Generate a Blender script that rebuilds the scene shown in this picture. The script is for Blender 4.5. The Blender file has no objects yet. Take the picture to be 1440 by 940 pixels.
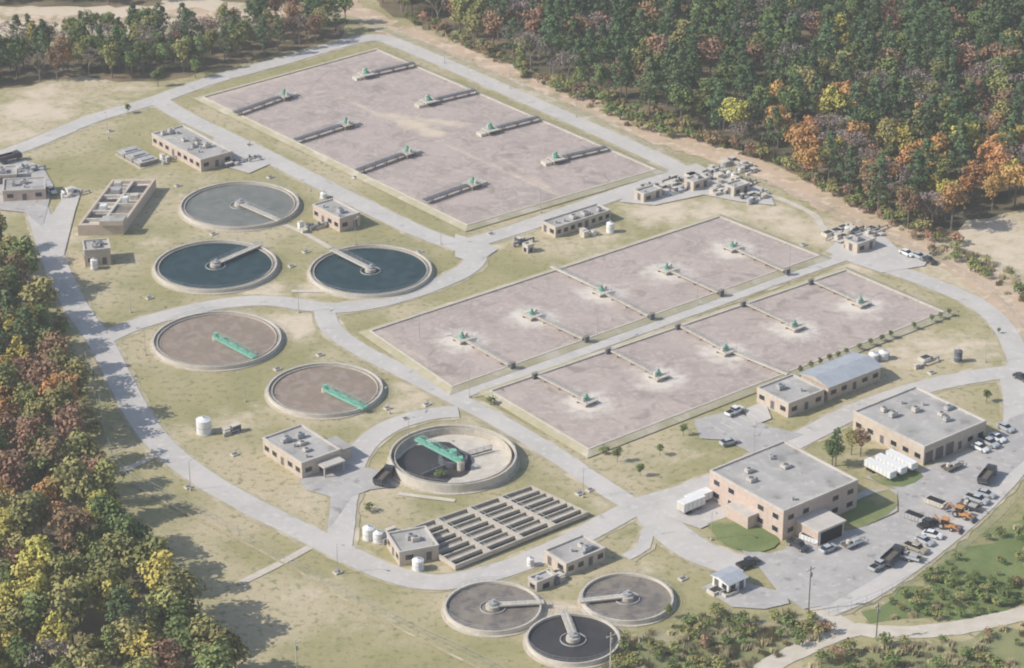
import bpy, math, random
import numpy as np
from mathutils import Vector, Matrix
from mathutils.geometry import tessellate_polygon
R=random.Random(7)
sc=bpy.context.scene
# ------------------------------------------------------------------ survey
# plan positions in metres were measured off the oblique aerial photo and are
# rectified onto level ground (or onto a level surface at height z)
F=3800.0; HC=300.0; TH=math.radians(25.7); ST=math.sin(TH); CT=math.cos(TH)
def P(x,y,z=0.0):
    s=(x-720)/F; d=(y-470)/F; k=(HC-z)/(ST+d*CT)
    return Vector((s*k,(CT-d*ST)*k,z))
def SC(y): return F*(ST+(y-470)/F*CT)/HC      # px per metre at row
UA=math.radians(38.5)
U=Vector((math.cos(UA),math.sin(UA),0)); V=Vector((math.sin(UA),-math.cos(UA),0))

# ------------------------------------------------------------------ materials
def mat(name,c1,c2=None,s1=0.3,c3=None,s2=0.03,t=(0.45,0.6),rough=0.9,bump=0,bs=3,rand=0,c4=None,s4=2,t4=(.55,.7),spec=0.3,metal=0,hue=0,dist=0):
    m=bpy.data.materials.new(name); m.use_nodes=True; nt=m.node_tree; N=nt.nodes; L=nt.links
    b=N['Principled BSDF']; b.inputs['Roughness'].default_value=rough; b.inputs['Metallic'].default_value=metal
    b.inputs['Specular IOR Level'].default_value=spec
    tc=N.new('ShaderNodeTexCoord'); co=tc.outputs['Object']
    def noise(s,det=6,ro=0.6):
        n=N.new('ShaderNodeTexNoise'); n.inputs['Scale'].default_value=s; n.inputs['Detail'].default_value=det; n.inputs['Roughness'].default_value=ro
        n.inputs['Distortion'].default_value=dist
        L.new(co,n.inputs['Vector']); return n.outputs['Fac']
    def ramp(f,a,bb):
        r=N.new('ShaderNodeMapRange'); r.inputs['From Min'].default_value=a; r.inputs['From Max'].default_value=bb
        r.interpolation_type='SMOOTHSTEP'; L.new(f,r.inputs['Value']); return r.outputs['Result']
    def mix(f,a,bb):
        x=N.new('ShaderNodeMix'); x.data_type='RGBA'
        L.new(f,x.inputs[0])
        for i,c in ((6,a),(7,bb)):
            if isinstance(c,tuple): x.inputs[i].default_value=(*c,1)
            else: L.new(c,x.inputs[i])
        return x.outputs[2]
    col=None
    if c2 is None: c2=tuple(v*0.82 for v in c1)
    col=mix(ramp(noise(s1),.3,.7),c1,c2)
    if c3: col=mix(ramp(noise(s2),*t),col,c3)
    if c4: col=mix(ramp(noise(s4,3),*t4),col,c4)
    if rand or hue:
        oi=N.new('ShaderNodeObjectInfo'); hs=N.new('ShaderNodeHueSaturation')
        mr=N.new('ShaderNodeMapRange'); mr.inputs['To Min'].default_value=1-rand; mr.inputs['To Max'].default_value=1+rand
        L.new(oi.outputs['Random'],mr.inputs['Value']); L.new(mr.outputs[0],hs.inputs['Value'])
        m2=N.new('ShaderNodeMath'); m2.operation='MULTIPLY'; m2.inputs[1].default_value=7.31; L.new(oi.outputs['Random'],m2.inputs[0])
        m3=N.new('ShaderNodeMath'); m3.operation='FRACT'; L.new(m2.outputs[0],m3.inputs[0])
        m4=N.new('ShaderNodeMapRange'); m4.inputs['To Min'].default_value=.5-hue; m4.inputs['To Max'].default_value=.5+hue
        L.new(m3.outputs[0],m4.inputs['Value']); L.new(m4.outputs[0],hs.inputs['Hue'])
        L.new(col,hs.inputs['Color']); col=hs.outputs['Color']
    L.new(col,b.inputs['Base Color'])
    if bump:
        bp=N.new('ShaderNodeBump'); bp.inputs['Strength'].default_value=bump; bp.inputs['Distance'].default_value=.3
        L.new(noise(bs,4),bp.inputs['Height']); L.new(bp.outputs[0],b.inputs['Normal'])
    return m
def attrmix(m,specs):
    """overlay colours where a vertex mask (broken up with noise) is high"""
    nt=m.node_tree; N=nt.nodes; L=nt.links; b=N['Principled BSDF']
    src=b.inputs['Base Color'].links[0].from_socket
    tc=N.new('ShaderNodeTexCoord')
    for an,c,s in specs:
        a=N.new('ShaderNodeAttribute'); a.attribute_name=an
        n=N.new('ShaderNodeTexNoise'); n.inputs['Scale'].default_value=s; n.inputs['Detail'].default_value=6; n.inputs['Roughness'].default_value=.65
        L.new(tc.outputs['Object'],n.inputs['Vector'])
        ad=N.new('ShaderNodeMath'); ad.operation='ADD'; L.new(a.outputs['Fac'],ad.inputs[0]); L.new(n.outputs['Fac'],ad.inputs[1])
        r=N.new('ShaderNodeMapRange'); r.interpolation_type='SMOOTHSTEP'; r.inputs['From Min'].default_value=.72; r.inputs['From Max'].default_value=1.25; L.new(ad.outputs[0],r.inputs['Value'])
        x=N.new('ShaderNodeMix'); x.data_type='RGBA'; L.new(r.outputs[0],x.inputs[0]); L.new(src,x.inputs[6]); x.inputs[7].default_value=(*c,1); src=x.outputs[2]
    L.new(src,b.inputs['Base Color'])

M={}
M['grass']=mat('dry_lawn_grass',(.395,.34,.18),(.30,.275,.13),.07,(.49,.41,.265),.025,(.44,.62),c4=(.225,.22,.10),s4=.6,t4=(.5,.72),bump=.35,bs=1.2)
attrmix(M['grass'],[('lush',(.18,.205,.08),.15),('dirt',(.64,.53,.40),.25)])
M['road']=mat('worn_concrete_road',(.56,.52,.475),(.48,.45,.41),.08,(.61,.57,.51),.5,(.5,.75),c4=(.40,.375,.345),s4=.22,t4=(.6,.75))
M['asphalt']=mat('faded_asphalt',(.47,.44,.41),(.38,.355,.335),.12,(.52,.485,.44),.5,(.5,.7),c4=(.29,.27,.25),s4=.3,t4=(.58,.7))
M['verge']=mat('worn_verge',(.47,.40,.27),(.35,.31,.18),.4,(.57,.49,.37),.12,(.5,.65))
M['dirtroad']=mat('bare_clay_track',(.58,.43,.31),(.47,.36,.24),.08,(.66,.53,.40),.25,(.5,.65),c4=(.34,.29,.17),s4=.12,t4=(.56,.68))
M['gravel']=mat('pale_gravel_track',(.62,.55,.46),(.52,.46,.37),.3)
M['ffloor']=mat('leaf_litter',(.16,.13,.08),(.10,.10,.05),.2,(.24,.18,.11),.05,bump=.5)
M['scrubg']=mat('rough_grass',(.27,.265,.125),(.18,.20,.085),.10,(.38,.33,.21),.04,(.5,.65),bump=.5,bs=1)
M['bankg']=mat('green_bank_grass',(.20,.235,.09),(.13,.17,.06),.10,(.32,.29,.15),.05,(.52,.66),bump=.5,bs=1)
M['conc']=mat('cast_concrete',(.53,.475,.39),(.43,.38,.31),.5,(.60,.545,.47),1.5,(.5,.7))
M['concw']=mat('pale_concrete',(.62,.565,.48),(.51,.46,.385),.4)
M['concd']=mat('stained_concrete',(.31,.275,.23),(.23,.2,.17),.6)
M['brick']=mat('buff_brick',(.58,.45,.375),(.49,.38,.315),.9)
M['stucco']=mat('tan_masonry',(.58,.48,.385),(.49,.405,.325),.6)
M['roof']=mat('gravel_flat_roof',(.45,.425,.39),(.35,.33,.305),.18,(.52,.49,.445),.4,(.5,.7),c4=(.27,.255,.235),s4=.2,t4=(.56,.7))
M['roofb']=mat('blue_grey_metal_roof',(.40,.42,.445),(.33,.355,.38),.4,rough=.6)
M['coping']=mat('roof_coping',(.58,.53,.47))
M['glass']=mat('dark_window_glass',(.03,.035,.04),(.02,.025,.03),1,rough=.15,spec=.6)
M['door']=mat('steel_door',(.17,.15,.14))
M['white']=mat('white_painted_steel',(.80,.79,.76),(.70,.69,.66),.8,rough=.5)
M['steel']=mat('galvanised_steel',(.46,.45,.44),(.35,.345,.34),1,rough=.6)
M['dark']=mat('dark_rubber',(.025,.025,.025))
M['dsteel']=mat('weathered_steel_deck',(.15,.155,.17),(.10,.105,.12),.8,rough=.7)
M['green']=mat('green_machine_paint',(.12,.36,.26),(.08,.28,.2),.7,rough=.6)
M['greenp']=mat('faded_green_paint',(.24,.50,.38),(.17,.42,.31),.7,rough=.6)
M['orange']=mat('orange_paint',(.62,.29,.10),rough=.5)
M['wood']=mat('weathered_wood',(.16,.13,.10),(.12,.10,.08),2)
M['teal']=mat('clarified_dark_water',(.026,.054,.060),(.018,.040,.046),.12,(.036,.066,.072),.3,rough=.4,bump=.05,bs=3,spec=.16)
M['greyw']=mat('cloudy_grey_water',(.205,.205,.18),(.15,.16,.145),.15,(.23,.225,.2),.4,(.5,.7),rough=.5,bump=.05,spec=.2)
M['brownw']=mat('brown_sludge_water',(.30,.23,.18),(.25,.195,.155),.12,(.33,.26,.21),.4,rough=.6,spec=.2)
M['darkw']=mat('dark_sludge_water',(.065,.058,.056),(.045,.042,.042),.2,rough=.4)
M['mudw']=mat('settling_water',(.27,.23,.185),(.18,.155,.13),.25,(.15,.135,.125),.5,(.5,.65),rough=.5)
M['aer']=mat('aerated_brown_water',(.475,.39,.345),(.375,.31,.275),.045,(.505,.425,.37),.35,(.44,.66),rough=.8,c4=(.325,.27,.24),s4=.13,t4=(.52,.72),bump=.3,bs=1.2,spec=.12,dist=1.6)
attrmix(M['aer'],[('foam',(.69,.62,.54),.3),('silt',(.63,.52,.40),.25)])
M['berm']=mat('basin_bank',(.46,.405,.28),(.36,.33,.20),.3,(.53,.47,.37),.15,(.5,.65))
M['bark']=mat('tree_bark',(.22,.18,.15),(.15,.125,.105),3)
M['twig']=mat('bare_twigs',(.34,.27,.24),(.25,.2,.18),1,rand=.2)
def leafmat(n,c,d,rand=.22,hue=.02): return mat(n,c,d,.45,rand=rand,hue=hue,rough=.8,c4=tuple(v*.72 for v in d),s4=1.1,t4=(.55,.72),spec=.12)
LF={'pine':leafmat('pine_needles',(.13,.18,.085),(.085,.13,.06)),
 'green':leafmat('green_foliage',(.20,.235,.085),(.13,.17,.06)),
 'gold':leafmat('yellow_foliage',(.50,.42,.11),(.37,.33,.09),.2,.012),
 'orange':leafmat('orange_foliage',(.56,.32,.12),(.43,.25,.10),.2,.015),
 'rust':leafmat('rust_foliage',(.35,.215,.13),(.26,.17,.10),.25,.02),
 'olive':leafmat('olive_foliage',(.31,.285,.11),(.23,.225,.085),.25,.02),
 'bare':M['twig']}

# ------------------------------------------------------------------ mesh builder
class MB:
    def __init__(s): s.v=[]; s.f=[]; s.mi=[]; s.ms=[]
    def m(s,mt):
        mt=M[mt] if isinstance(mt,str) else mt
        if mt not in s.ms: s.ms.append(mt)
        return s.ms.index(mt)
    def face(s,pts,mt):
        b=len(s.v); s.v+= [tuple(p) for p in pts]; s.f.append(tuple(range(b,b+len(pts)))); s.mi.append(s.m(mt))
    def prism(s,poly,z0,z1,mt,top=None,bottom=True):
        n=len(poly)
        a=sum(poly[i][0]*poly[(i+1)%n][1]-poly[(i+1)%n][0]*poly[i][1] for i in range(n))
        if a<0: poly=poly[::-1]
        b=len(s.v); s.v+=[(p[0],p[1],z0) for p in poly]+[(p[0],p[1],z1) for p in poly]; k=s.m(mt)
        for i in range(n):
            j=(i+1)%n; s.f.append((b+i,b+j,b+n+j,b+n+i)); s.mi.append(k)
        s.f.append(tuple(range(b+n,b+2*n))); s.mi.append(s.m(top) if top else k)
        if bottom: s.f.append(tuple(range(b+n-1,b-1,-1))); s.mi.append(k)
    def box(s,x0,x1,y0,y1,z0,z1,mt,top=None): s.prism([(x0,y0),(x1,y0),(x1,y1),(x0,y1)],z0,z1,mt,top)
    def cyl(s,x,y,r,z0,z1,mt,n=16,r2=None,top=None):
        r2=r if r2 is None else r2; b=len(s.v); k=s.m(mt)
        for rr,z in ((r,z0),(r2,z1)):
            s.v+=[(x+rr*math.cos(2*math.pi*i/n),y+rr*math.sin(2*math.pi*i/n),z) for i in range(n)]
        for i in range(n):
            j=(i+1)%n; s.f.append((b+i,b+j,b+n+j,b+n+i)); s.mi.append(k)
        s.f.append(tuple(range(b+n,b+2*n))); s.mi.append(s.m(top) if top else k)
    def ring(s,x,y,r0,r1,z0,z1,mt,n=72):
        b=len(s.v); k=s.m(mt)
        for rr,z in ((r1,z0),(r1,z1),(r0,z1),(r0,z0)):
            s.v+=[(x+rr*math.cos(2*math.pi*i/n),y+rr*math.sin(2*math.pi*i/n),z) for i in range(n)]
        for q in range(3):
            for i in range(n):
                j=(i+1)%n; s.f.append((b+q*n+i,b+q*n+j,b+(q+1)*n+j,b+(q+1)*n+i)); s.mi.append(k)
    def beam(s,p,q,w,mt,w2=None,n=4):
        p=Vector(p); q=Vector(q); d=(q-p)
        if d.length<1e-4: return
        d.normalize(); a=d.cross(Vector((0,0,1)))
        if a.length<.05: a=Vector((1,0,0))
        a.normalize(); c=d.cross(a); w2=w if w2 is None else w2; b=len(s.v); k=s.m(mt)
        for o,ww in ((p,w),(q,w2)):
            for i in range(n):
                t=2*math.pi*(i+.5)/n; s.v.append(tuple(o+(a*math.cos(t)+c*math.sin(t))*ww*.7))
        for i in range(n):
            j=(i+1)%n; s.f.append((b+i,b+n+i,b+n+j,b+j)); s.mi.append(k)
        s.f.append(tuple(range(b+n-1,b-1,-1))[::-1]); s.mi.append(k); s.f.append(tuple(range(b+n,b+2*n))[::-1]); s.mi.append(k)
    def obox(s,p,q,w,z0,z1,mt):
        """box along plan line p-q, width w"""
        p=Vector((p[0],p[1],0)); q=Vector((q[0],q[1],0)); d=(q-p).normalized(); n=Vector((-d.y,d.x,0))*w/2
        s.prism([p-n,q-n,q+n,p+n],z0,z1,mt)
    def walkway(s,p,q,w,z,deck='concw',rail='steel',th=.25,piles=None,pilew=.4):
        s.obox(p,q,w,z-th,z,deck)
        p=Vector((p[0],p[1],z)); q=Vector((q[0],q[1],z)); d=(q-p); Ln=d.length; d.normalize(); n=Vector((-d.y,d.x,0))*(w/2-.06)
        for sg in (-1,1):
            for hh in (.55,1.1): s.beam(p+n*sg+Vector((0,0,hh)),q+n*sg+Vector((0,0,hh)),.05,rail)
            k=max(2,int(Ln/2))
            for i in range(k+1):
                o=p+d*Ln*i/k+n*sg; s.beam(o,o+Vector((0,0,1.12)),.05,rail)
        if piles is not None:
            k=max(1,int(Ln/6))
            for i in range(k+1):
                o=p+d*Ln*(i+.5)/(k+1)
                for sg in (-.7,.7):
                    c=o+n*sg; s.cyl(c.x,c.y,pilew/2,piles,z-th,'concd',8)
    def obj(s,name,loc=(0,0,0),rot=0,parent=None,smooth=False):
        me=bpy.data.meshes.new(name); me.from_pydata(s.v,[],s.f); 
        for mm in s.ms: me.materials.append(mm)
        me.polygons.foreach_set('material_index',s.mi)
        if smooth: me.polygons.foreach_set('use_smooth',[True]*len(s.f))
        me.update(); o=bpy.data.objects.new(name,me); o.location=loc; o.rotation_euler=(0,0,rot); sc.collection.objects.link(o)
        if parent: o.parent=parent
        return o
def empty(name,loc=(0,0,0),rot=0):
    e=bpy.data.objects.new(name,None); e.location=loc; e.rotation_euler=(0,0,rot); sc.collection.objects.link(e); return e

# ------------------------------------------------------------------ ground
def spots(lst,g=1): return [(P(x,y),r,min(.8,a*g)) for x,y,r,a in lst]
dirt=spots([(40,155,14,.5),(75,160,10,.45),(30,150,9,.5),(130,112,10,.35),(100,140,14,.35),(405,455,9,.5),(440,452,9,.5),(420,470,7,.45),(370,412,9,.5),(440,408,7,.45),
 (300,430,9,.35),(560,575,8,.4),(580,550,10,.35),(520,590,9,.3),(640,600,10,.35),(250,610,9,.3),(330,595,11,.35),(360,580,8,.3),(430,700,12,.3),(700,345,6,.4),(730,335,8,.35),
 (930,295,16,.5),(1000,300,16,.45),(1080,300,14,.45),(1150,330,14,.4),(850,335,12,.35),(1380,330,26,.45),(1420,360,22,.45),(1330,385,14,.4),(1390,400,18,.45),
 (150,18,30,.65),(60,25,26,.6),(260,10,28,.6),(200,25,24,.55),(110,20,22,.55),(10,30,26,.5),(300,30,18,.5),(1270,500,10,.4),(1310,490,14,.4),(1360,490,14,.4),(1040,760,6,.3),(960,640,8,.3),(780,860,9,.45),(850,880,8,.4),(760,880,8,.35),(500,870,14,.25),(430,830,12,.3),
 (180,310,8,.3),(215,340,9,.3),(100,330,9,.4),(240,450,8,.35),(150,520,7,.35),(660,600,7,.35),(590,560,9,.4),(1120,320,9,.5),(1200,370,10,.5),(840,355,9,.3),(800,350,10,.3),(1000,640,7,.25),
 (60,130,14,.45),(160,150,12,.35),(20,190,12,.4),(190,125,12,.35),(250,280,9,.3),(540,690,9,.3),(850,710,7,.3),(960,740,5,.35),(330,700,10,.3),(190,630,7,.3),(600,340,8,.25),(420,240,10,.25),(630,800,8,.35),(680,810,8,.3),(900,800,7,.3)],1.4)
lush=spots([(350,740,12,.2),(1040,750,9,.45),(1215,715,10,.5),(890,750,8,.4),(420,215,14,.25),(560,290,12,.25),(150,400,14,.2),(500,580,8,.2),(880,650,15,.35),(970,620,12,.3),(600,700,12,.3),(700,450,5,.2),
 (130,240,16,.25),(200,260,14,.25),(430,850,16,.2),(950,780,10,.25),(470,900,18,.25),(970,850,14,.2),(1350,560,9,.25),(690,615,7,.25),(400,700,12,.2),(1380,790,22,.5),(1440,750,20,.5),(1240,830,12,.4),(600,690,10,.3),(1350,480,14,.15),(330,270,20,.15),(560,500,8,.25),(220,540,13,.15)])
xs=np.concatenate([np.linspace(-6000,-300,16)[:-1],np.arange(-300,340,2.5),np.linspace(340,6000,16)])
ys=np.concatenate([np.linspace(-1500,360,10)[:-1],np.arange(360,1000,2.5),np.linspace(1000,9000,18)])
X,Y=np.meshgrid(xs,ys); nx=len(xs); ny=len(ys)
co=np.stack([X.ravel(),Y.ravel(),np.zeros(X.size)],1)
idx=np.arange(nx*ny).reshape(ny,nx)
fc=np.stack([idx[:-1,:-1],idx[:-1,1:],idx[1:,1:],idx[1:,:-1]],-1).reshape(-1,4)
me=bpy.data.meshes.new('ground'); me.from_pydata(co.tolist(),[],fc.tolist())
def field(lst):
    f=np.zeros(X.size)
    for p,r,a in lst: f=np.maximum(f,a*np.exp(-((co[:,0]-p.x)**2+(co[:,1]-p.y)**2)/(r*r)))
    return f
for n,l in (('dirt',dirt),('lush',lush)):
    at=me.attributes.new(n,'FLOAT','POINT'); at.data.foreach_set('value',field(l).astype(np.float32))
me.materials.append(M['grass']); g=bpy.data.objects.new('ground',me); sc.collection.objects.link(g)

zc=[0.006]
def nz():
    zc[0]+=.005; return zc[0]
def sheet(name,poly,mt,z=None):
    z=nz() if z is None else z
    pts=[Vector((p[0],p[1],0)) for p in poly]
    tris=tessellate_polygon([pts]); b=MB()
    for t in tris:
        a=[pts[i] for i in t]
        if (a[1]-a[0]).cross(a[2]-a[0]).z<0: a=a[::-1]
        b.face([(p.x,p.y,z) for p in a],mt)
    return b.obj(name)
def wob(poly,amp=1.2,step=4):
    out=[]
    n=len(poly)
    for i in range(n):
        a=poly[i]; c=poly[(i+1)%n]; k=max(1,int((c-a).length/step))
        for j in range(k): out.append(a.lerp(c,j/k)+Vector((R.uniform(-amp,amp),R.uniform(-amp,amp),0)))
    return out
def pp(l,z=0): return [P(x,y,z) for x,y in l]
# forest areas
FT=pp([(515,-10),(560,22),(620,48),(680,75),(760,112),(850,152),(920,184),(1000,203),(1100,238),(1200,288),(1290,330),(1340,336),(1365,310),(1440,296),(1560,285),(1560,-70),(480,-70)])
FL=pp([(-130,350),(0,350),(30,375),(66,430),(88,490),(100,560),(128,640),(150,720),(190,790),(240,850),(290,900),(330,960),(345,1010),(-130,1010)])
F2=pp([(-130,132),(0,126),(110,110),(215,116),(300,98),(420,70),(485,52),(490,30),(400,32),(300,46),(200,55),(100,62),(0,70),(-130,80)])
F3=pp([(60,10),(230,8),(250,-70),(-130,-70),(-130,5)])
F4=pp([(340,6),(465,2),(450,-70),(270,-70),(300,-5)])
S1=pp([(890,890),(1000,868),(1090,862),(1150,872),(1172,890),(1090,925),(1050,950),(1040,1000),(840,1000),(860,915)])
S2=pp([(1200,862),(1290,820),(1370,770),(1440,725),(1560,650),(1560,845),(1440,855),(1330,874),(1220,876)])
S3=pp([(1120,950),(1190,912),(1330,900),(1440,880),(1560,860),(1560,1010),(1080,1010)])
for q in (FT,FL,F2,F3,F4): sheet('forest_floor',wob(q,2.0,5),'ffloor')
for q,mm in ((S1,'scrubg'),(S2,'bankg'),(S3,'scrubg')): sheet('rough_grassland',wob(q,2.0,4),mm)

# ------------------------------------------------------------------ roads
def spline(pts,closed=False,step=2.5):
    out=[]; n=len(pts)
    for i in range(n-1):
        p0=pts[max(i-1,0)]; p1=pts[i]; p2=pts[i+1]; p3=pts[min(i+2,n-1)]
        k=max(2,int((p2-p1).length/step))
        for j in range(k):
            t=j/k; out.append(.5*((2*p1)+(p2-p0)*t+(2*p0-5*p1+4*p2-p3)*t*t+(3*p1-p0-3*p2+p3)*t**3))
    out.append(pts[-1]); return out
def strip(name,pts,w,mt,z,jit=0):
    c=spline(pts); vs=[];fs=[]
    for i,p in enumerate(c):
        d=(c[min(i+1,len(c)-1)]-c[max(i-1,0)]); d.normalize(); n=Vector((-d.y,d.x,0))
        for sg in (1,-1):
            q=p+n*sg*(w/2+R.uniform(-jit,jit)); vs.append((q.x,q.y,z))
    for i in range(len(c)-1): fs.append((2*i,2*i+1,2*i+3,2*i+2))
    me=bpy.data.meshes.new(name); me.from_pydata(vs,[],fs); me.materials.append(M[mt]); me.update()
    o=bpy.data.objects.new(name,me); sc.collection.objects.link(o); return o
RD=[
 ([(-120,262),(0,220),(60,197),(130,168),(220,141),(300,113),(400,86),(490,60),(530,54),(565,64),(640,96),(760,149),(850,189),(930,226),(965,243)],6.5,'road'),
 ([(222,141),(262,166),(380,223),(500,284),(590,327),(650,348)],6.5,'road'),
 ([(640,350),(665,342),(720,325),(800,298),(880,270),(950,246),(990,236)],6.5,'road'),
 ([(672,345),(665,372),(630,394),(560,419),(490,433),(440,432),(380,424),(320,427),(250,441),(190,458),(140,480)],6.2,'road'),
 ([(20,235),(50,290),(70,350),(90,400),(115,445),(142,482),(166,530),(195,585),(228,628),(280,670),(350,711),(420,746),(480,776),(535,802),(590,818),(640,818),(720,798),(800,764),(850,737),(900,712),(960,694),(1010,675),(1060,650),(1130,616),(1200,580),(1280,551),(1350,534),(1432,522),(1560,505)],6.5,'road'),
 ([(455,432),(466,463),(505,492),(560,520),(640,561),(700,592),(780,640),(840,680),(890,712)],5.6,'road'),
 ([(640,557),(700,536),(900,464),(1060,406),(1150,374),(1185,362)],5.2,'road'),
 ([(1235,374),(1300,396),(1370,426),(1410,460),(1430,500),(1434,525)],6,'road'),
 ([(645,580),(600,584),(550,600),(518,622),(496,655),(485,700),(480,745),(476,775)],6,'road'),
 ([(915,712),(935,742),(985,778),(1050,800)],9,'road'),
 ([(930,742),(910,748),(905,770),(880,785)],3,'road'),
 ([(1434,520),(1442,560),(1440,610),(1400,670),(1340,730),(1270,785),(1210,825),(1150,852)],11,'road'),
]
for pts,w,mt in RD: strip('road_verge',pp(pts),w+1.8,'verge',nz(),.5)
strip('clay_track',pp([(430,-60),(475,0),(530,32),(610,62),(700,97),(800,135),(900,183),(1000,215),(1080,243),(1180,292),(1280,338),(1345,370),(1395,402),(1430,450),(1500,500)]),11,'dirtroad',nz(),1.2)
strip('clay_track',pp([(470,20),(530,38),(620,75),(720,118),(830,165),(900,200),(960,232)]),4,'verge',nz(),.8)
strip('clay_track',pp([(-80,30),(0,24),(90,28),(180,30),(260,18),(330,24),(400,14)]),8,'dirtroad',nz(),1.5)
strip('gravel_track',pp([(1010,1000),(1070,945),(1120,918),(1190,888),(1250,890),(1330,886),(1440,864),(1560,830)]),5,'gravel',nz(),.3)
strip('gravel_track',pp([(1150,850),(1165,868),(1198,888)]),5,'gravel',nz(),.2)
strip('footpath',pp([(155,670),(190,655),(222,640)]),1.8,'gravel',nz())
strip('footpath',pp([(340,820),(390,795),(436,770)]),2.0,'gravel',nz())
strip('footpath',pp([(930,250),(1000,255),(1080,275),(1140,300),(1160,325),(1175,340)]),2.2,'gravel',nz(),.2)
strip('footpath',pp([(385,310),(430,330),(465,350)]),1.6,'gravel',nz())
strip('footpath',pp([(410,410),(520,410),(600,395)]),1.6,'gravel',nz())
strip('footpath',pp([(560,695),(640,705)]),1.4,'gravel',nz())
for pts,w,mt in RD: strip('road',pp(pts),w,mt,nz(),.1)
# aprons and yards
for poly,mt in [
 ([(640,330),(690,345),(700,352),(670,372),(640,362)],'road'),
 ([(425,640),(470,650),(520,660),(545,668),(560,685),(520,690),(495,700),(470,735),(462,745),(465,700),(430,690),(420,675)],'asphalt'),
 ([(975,592),(1030,578),(1085,602),(1130,612),(1060,640),(1020,620),(985,618)],'asphalt'),
 ([(1215,690),(1262,690),(1262,720),(1210,745),(1160,770),(1120,790),(1060,800),(1040,770),(1080,780),(1100,775)],'asphalt'),
 ([(1060,790),(1130,775),(1210,745),(1265,722),(1262,690),(1215,672),(1280,665),(1300,660),(1380,625),(1405,610),(1420,590),(1445,580),(1450,640),(1380,700),(1300,765),(1230,815),(1165,852),(1130,858),(1095,835)],'asphalt'),
 ([(985,828),(1020,812),(1075,828),(1105,835),(1110,850),(1075,858),(1030,855)],'asphalt'),
 ([(900,262),(960,238),(1000,240),(1080,268),(1090,290),(1040,285),(990,275),(920,290),(870,285)],'road'),
 ([(1160,355),(1185,335),(1240,330),(1262,350),(1310,360),(1300,375),(1240,385),(1200,372)],'road'),
 ([(300,195),(345,215),(380,232),(350,245),(315,235),(300,225)],'road'),
 ([(-60,225),(30,225),(60,235),(75,262),(60,320),(35,300),(-60,290)],'asphalt'),
 ([(60,318),(75,300),(100,262),(115,268),(105,300),(90,360),(75,370)],'road'),
 ([(935,700),(1005,690),(1040,720),(985,745),(940,730)],'road'),
 ([(1045,578),(1075,565),(1085,590),(1060,600)],'road'),
 ]: sheet('paved_yard',pp(poly),mt)
for poly in [[(995,738),(1040,727),(1092,755),(1088,772),(1055,778),(1015,765)],[(1165,735),(1190,712),(1250,690),(1262,712),(1225,738),(1180,748)],[(1222,672),(1280,662),(1298,672),(1270,686),(1240,682)]]:
    sheet('lawn_island',spline(pp(poly+[poly[0]]))[:-1],'bankg')
b=MB(); z=nz()
for i in range(7):
    a=P(1000,600)+U*(i*2.8); q=a+V*4.5; d=U*.12; b.face([(a.x,a.y,z+.004),(q.x,q.y,z+.004),(q.x+d.x,q.y+d.y,z+.004),(a.x+d.x,a.y+d.y,z+.004)],'white')
b.obj('parking_bay_markings')

# ------------------------------------------------------------------ aeration basins
def offset(poly,d):
    n=len(poly); out=[]
    a=sum(poly[i].x*poly[(i+1)%n].y-poly[(i+1)%n].x*poly[i].y for i in range(n)); sg=1 if a>0 else -1
    for i in range(n):
        e1=(poly[i]-poly[i-1]).normalized(); e2=(poly[(i+1)%n]-poly[i]).normalized()
        n1=Vector((-e1.y,e1.x,0))*sg; n2=Vector((-e2.y,e2.x,0))*sg
        k=(n1+n2); out.append(poly[i]+k*(d/(1+n1.dot(n2))))
    return out
def basin(name,corners,heads,foamr,silt=[],zt=.95,zw=.6):
    c=[p.copy() for p in pp(corners,zt)]
    for p in c: p.z=0
    e=empty(name)
    rings=[(-2.4,.24,'berm'),(-.25,zt-.12,'berm'),(-.25,zt,'concw'),(.2,zt+.0,'concw'),(.2,.1,'conc')]
    b=MB(); prev=None
    for d,z,mt in rings:
        q=[(p.x,p.y,z) for p in offset(c,d)]
        if prev:
            for i in range(4):
                j=(i+1)%4; b.face([prev[i],prev[j],q[j],q[i]],mt)
        prev=q
    b.obj('basin_walls',parent=e)
    q=offset(c,.2); L,T,Rr,B=q; nu=int((T-L).length/1.2); nv=int((B-L).length/1.2)
    a,bb=np.meshgrid(np.linspace(0,1,nu),np.linspace(0,1,nv))
    def bl(k): return (L[k]*(1-a)*(1-bb)+T[k]*a*(1-bb)+Rr[k]*a*bb+B[k]*(1-a)*bb).ravel()
    cx,cy=bl(0),bl(1); co=np.stack([cx,cy,np.full(cx.size,zw)],1)
    idx=np.arange(nu*nv).reshape(nv,nu); f=np.stack([idx[:-1,:-1],idx[1:,:-1],idx[1:,1:],idx[:-1,1:]],-1).reshape(-1,4)
    me=bpy.data.meshes.new('water'); me.from_pydata(co.tolist(),[],f.tolist()); me.materials.append(M['aer'])
    fo=np.zeros(cx.size)
    for h,am in heads:
        r=np.sqrt((cx-h.x)**2+(cy-h.y)**2); fo=np.maximum(fo,am*np.exp(-(r/foamr)**1.5))
    at=me.attributes.new('foam','FLOAT','POINT'); at.data.foreach_set('value',fo.astype(np.float32))
    si=np.zeros(cx.size)
    for p0,p1,w,am in silt:
        d=p1-p0; t=np.clip(((cx-p0.x)*d.x+(cy-p0.y)*d.y)/d.length_squared,0,1)
        r=np.sqrt((cx-p0.x-t*d.x)**2+(cy-p0.y-t*d.y)**2); si=np.maximum(si,am*np.exp(-(r/w)**2))
    at=me.attributes.new('silt','FLOAT','POINT'); at.data.foreach_set('value',si.astype(np.float32))
    me.update(); o=bpy.data.objects.new('water',me); sc.collection.objects.link(o); o.parent=e
    return e
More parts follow.
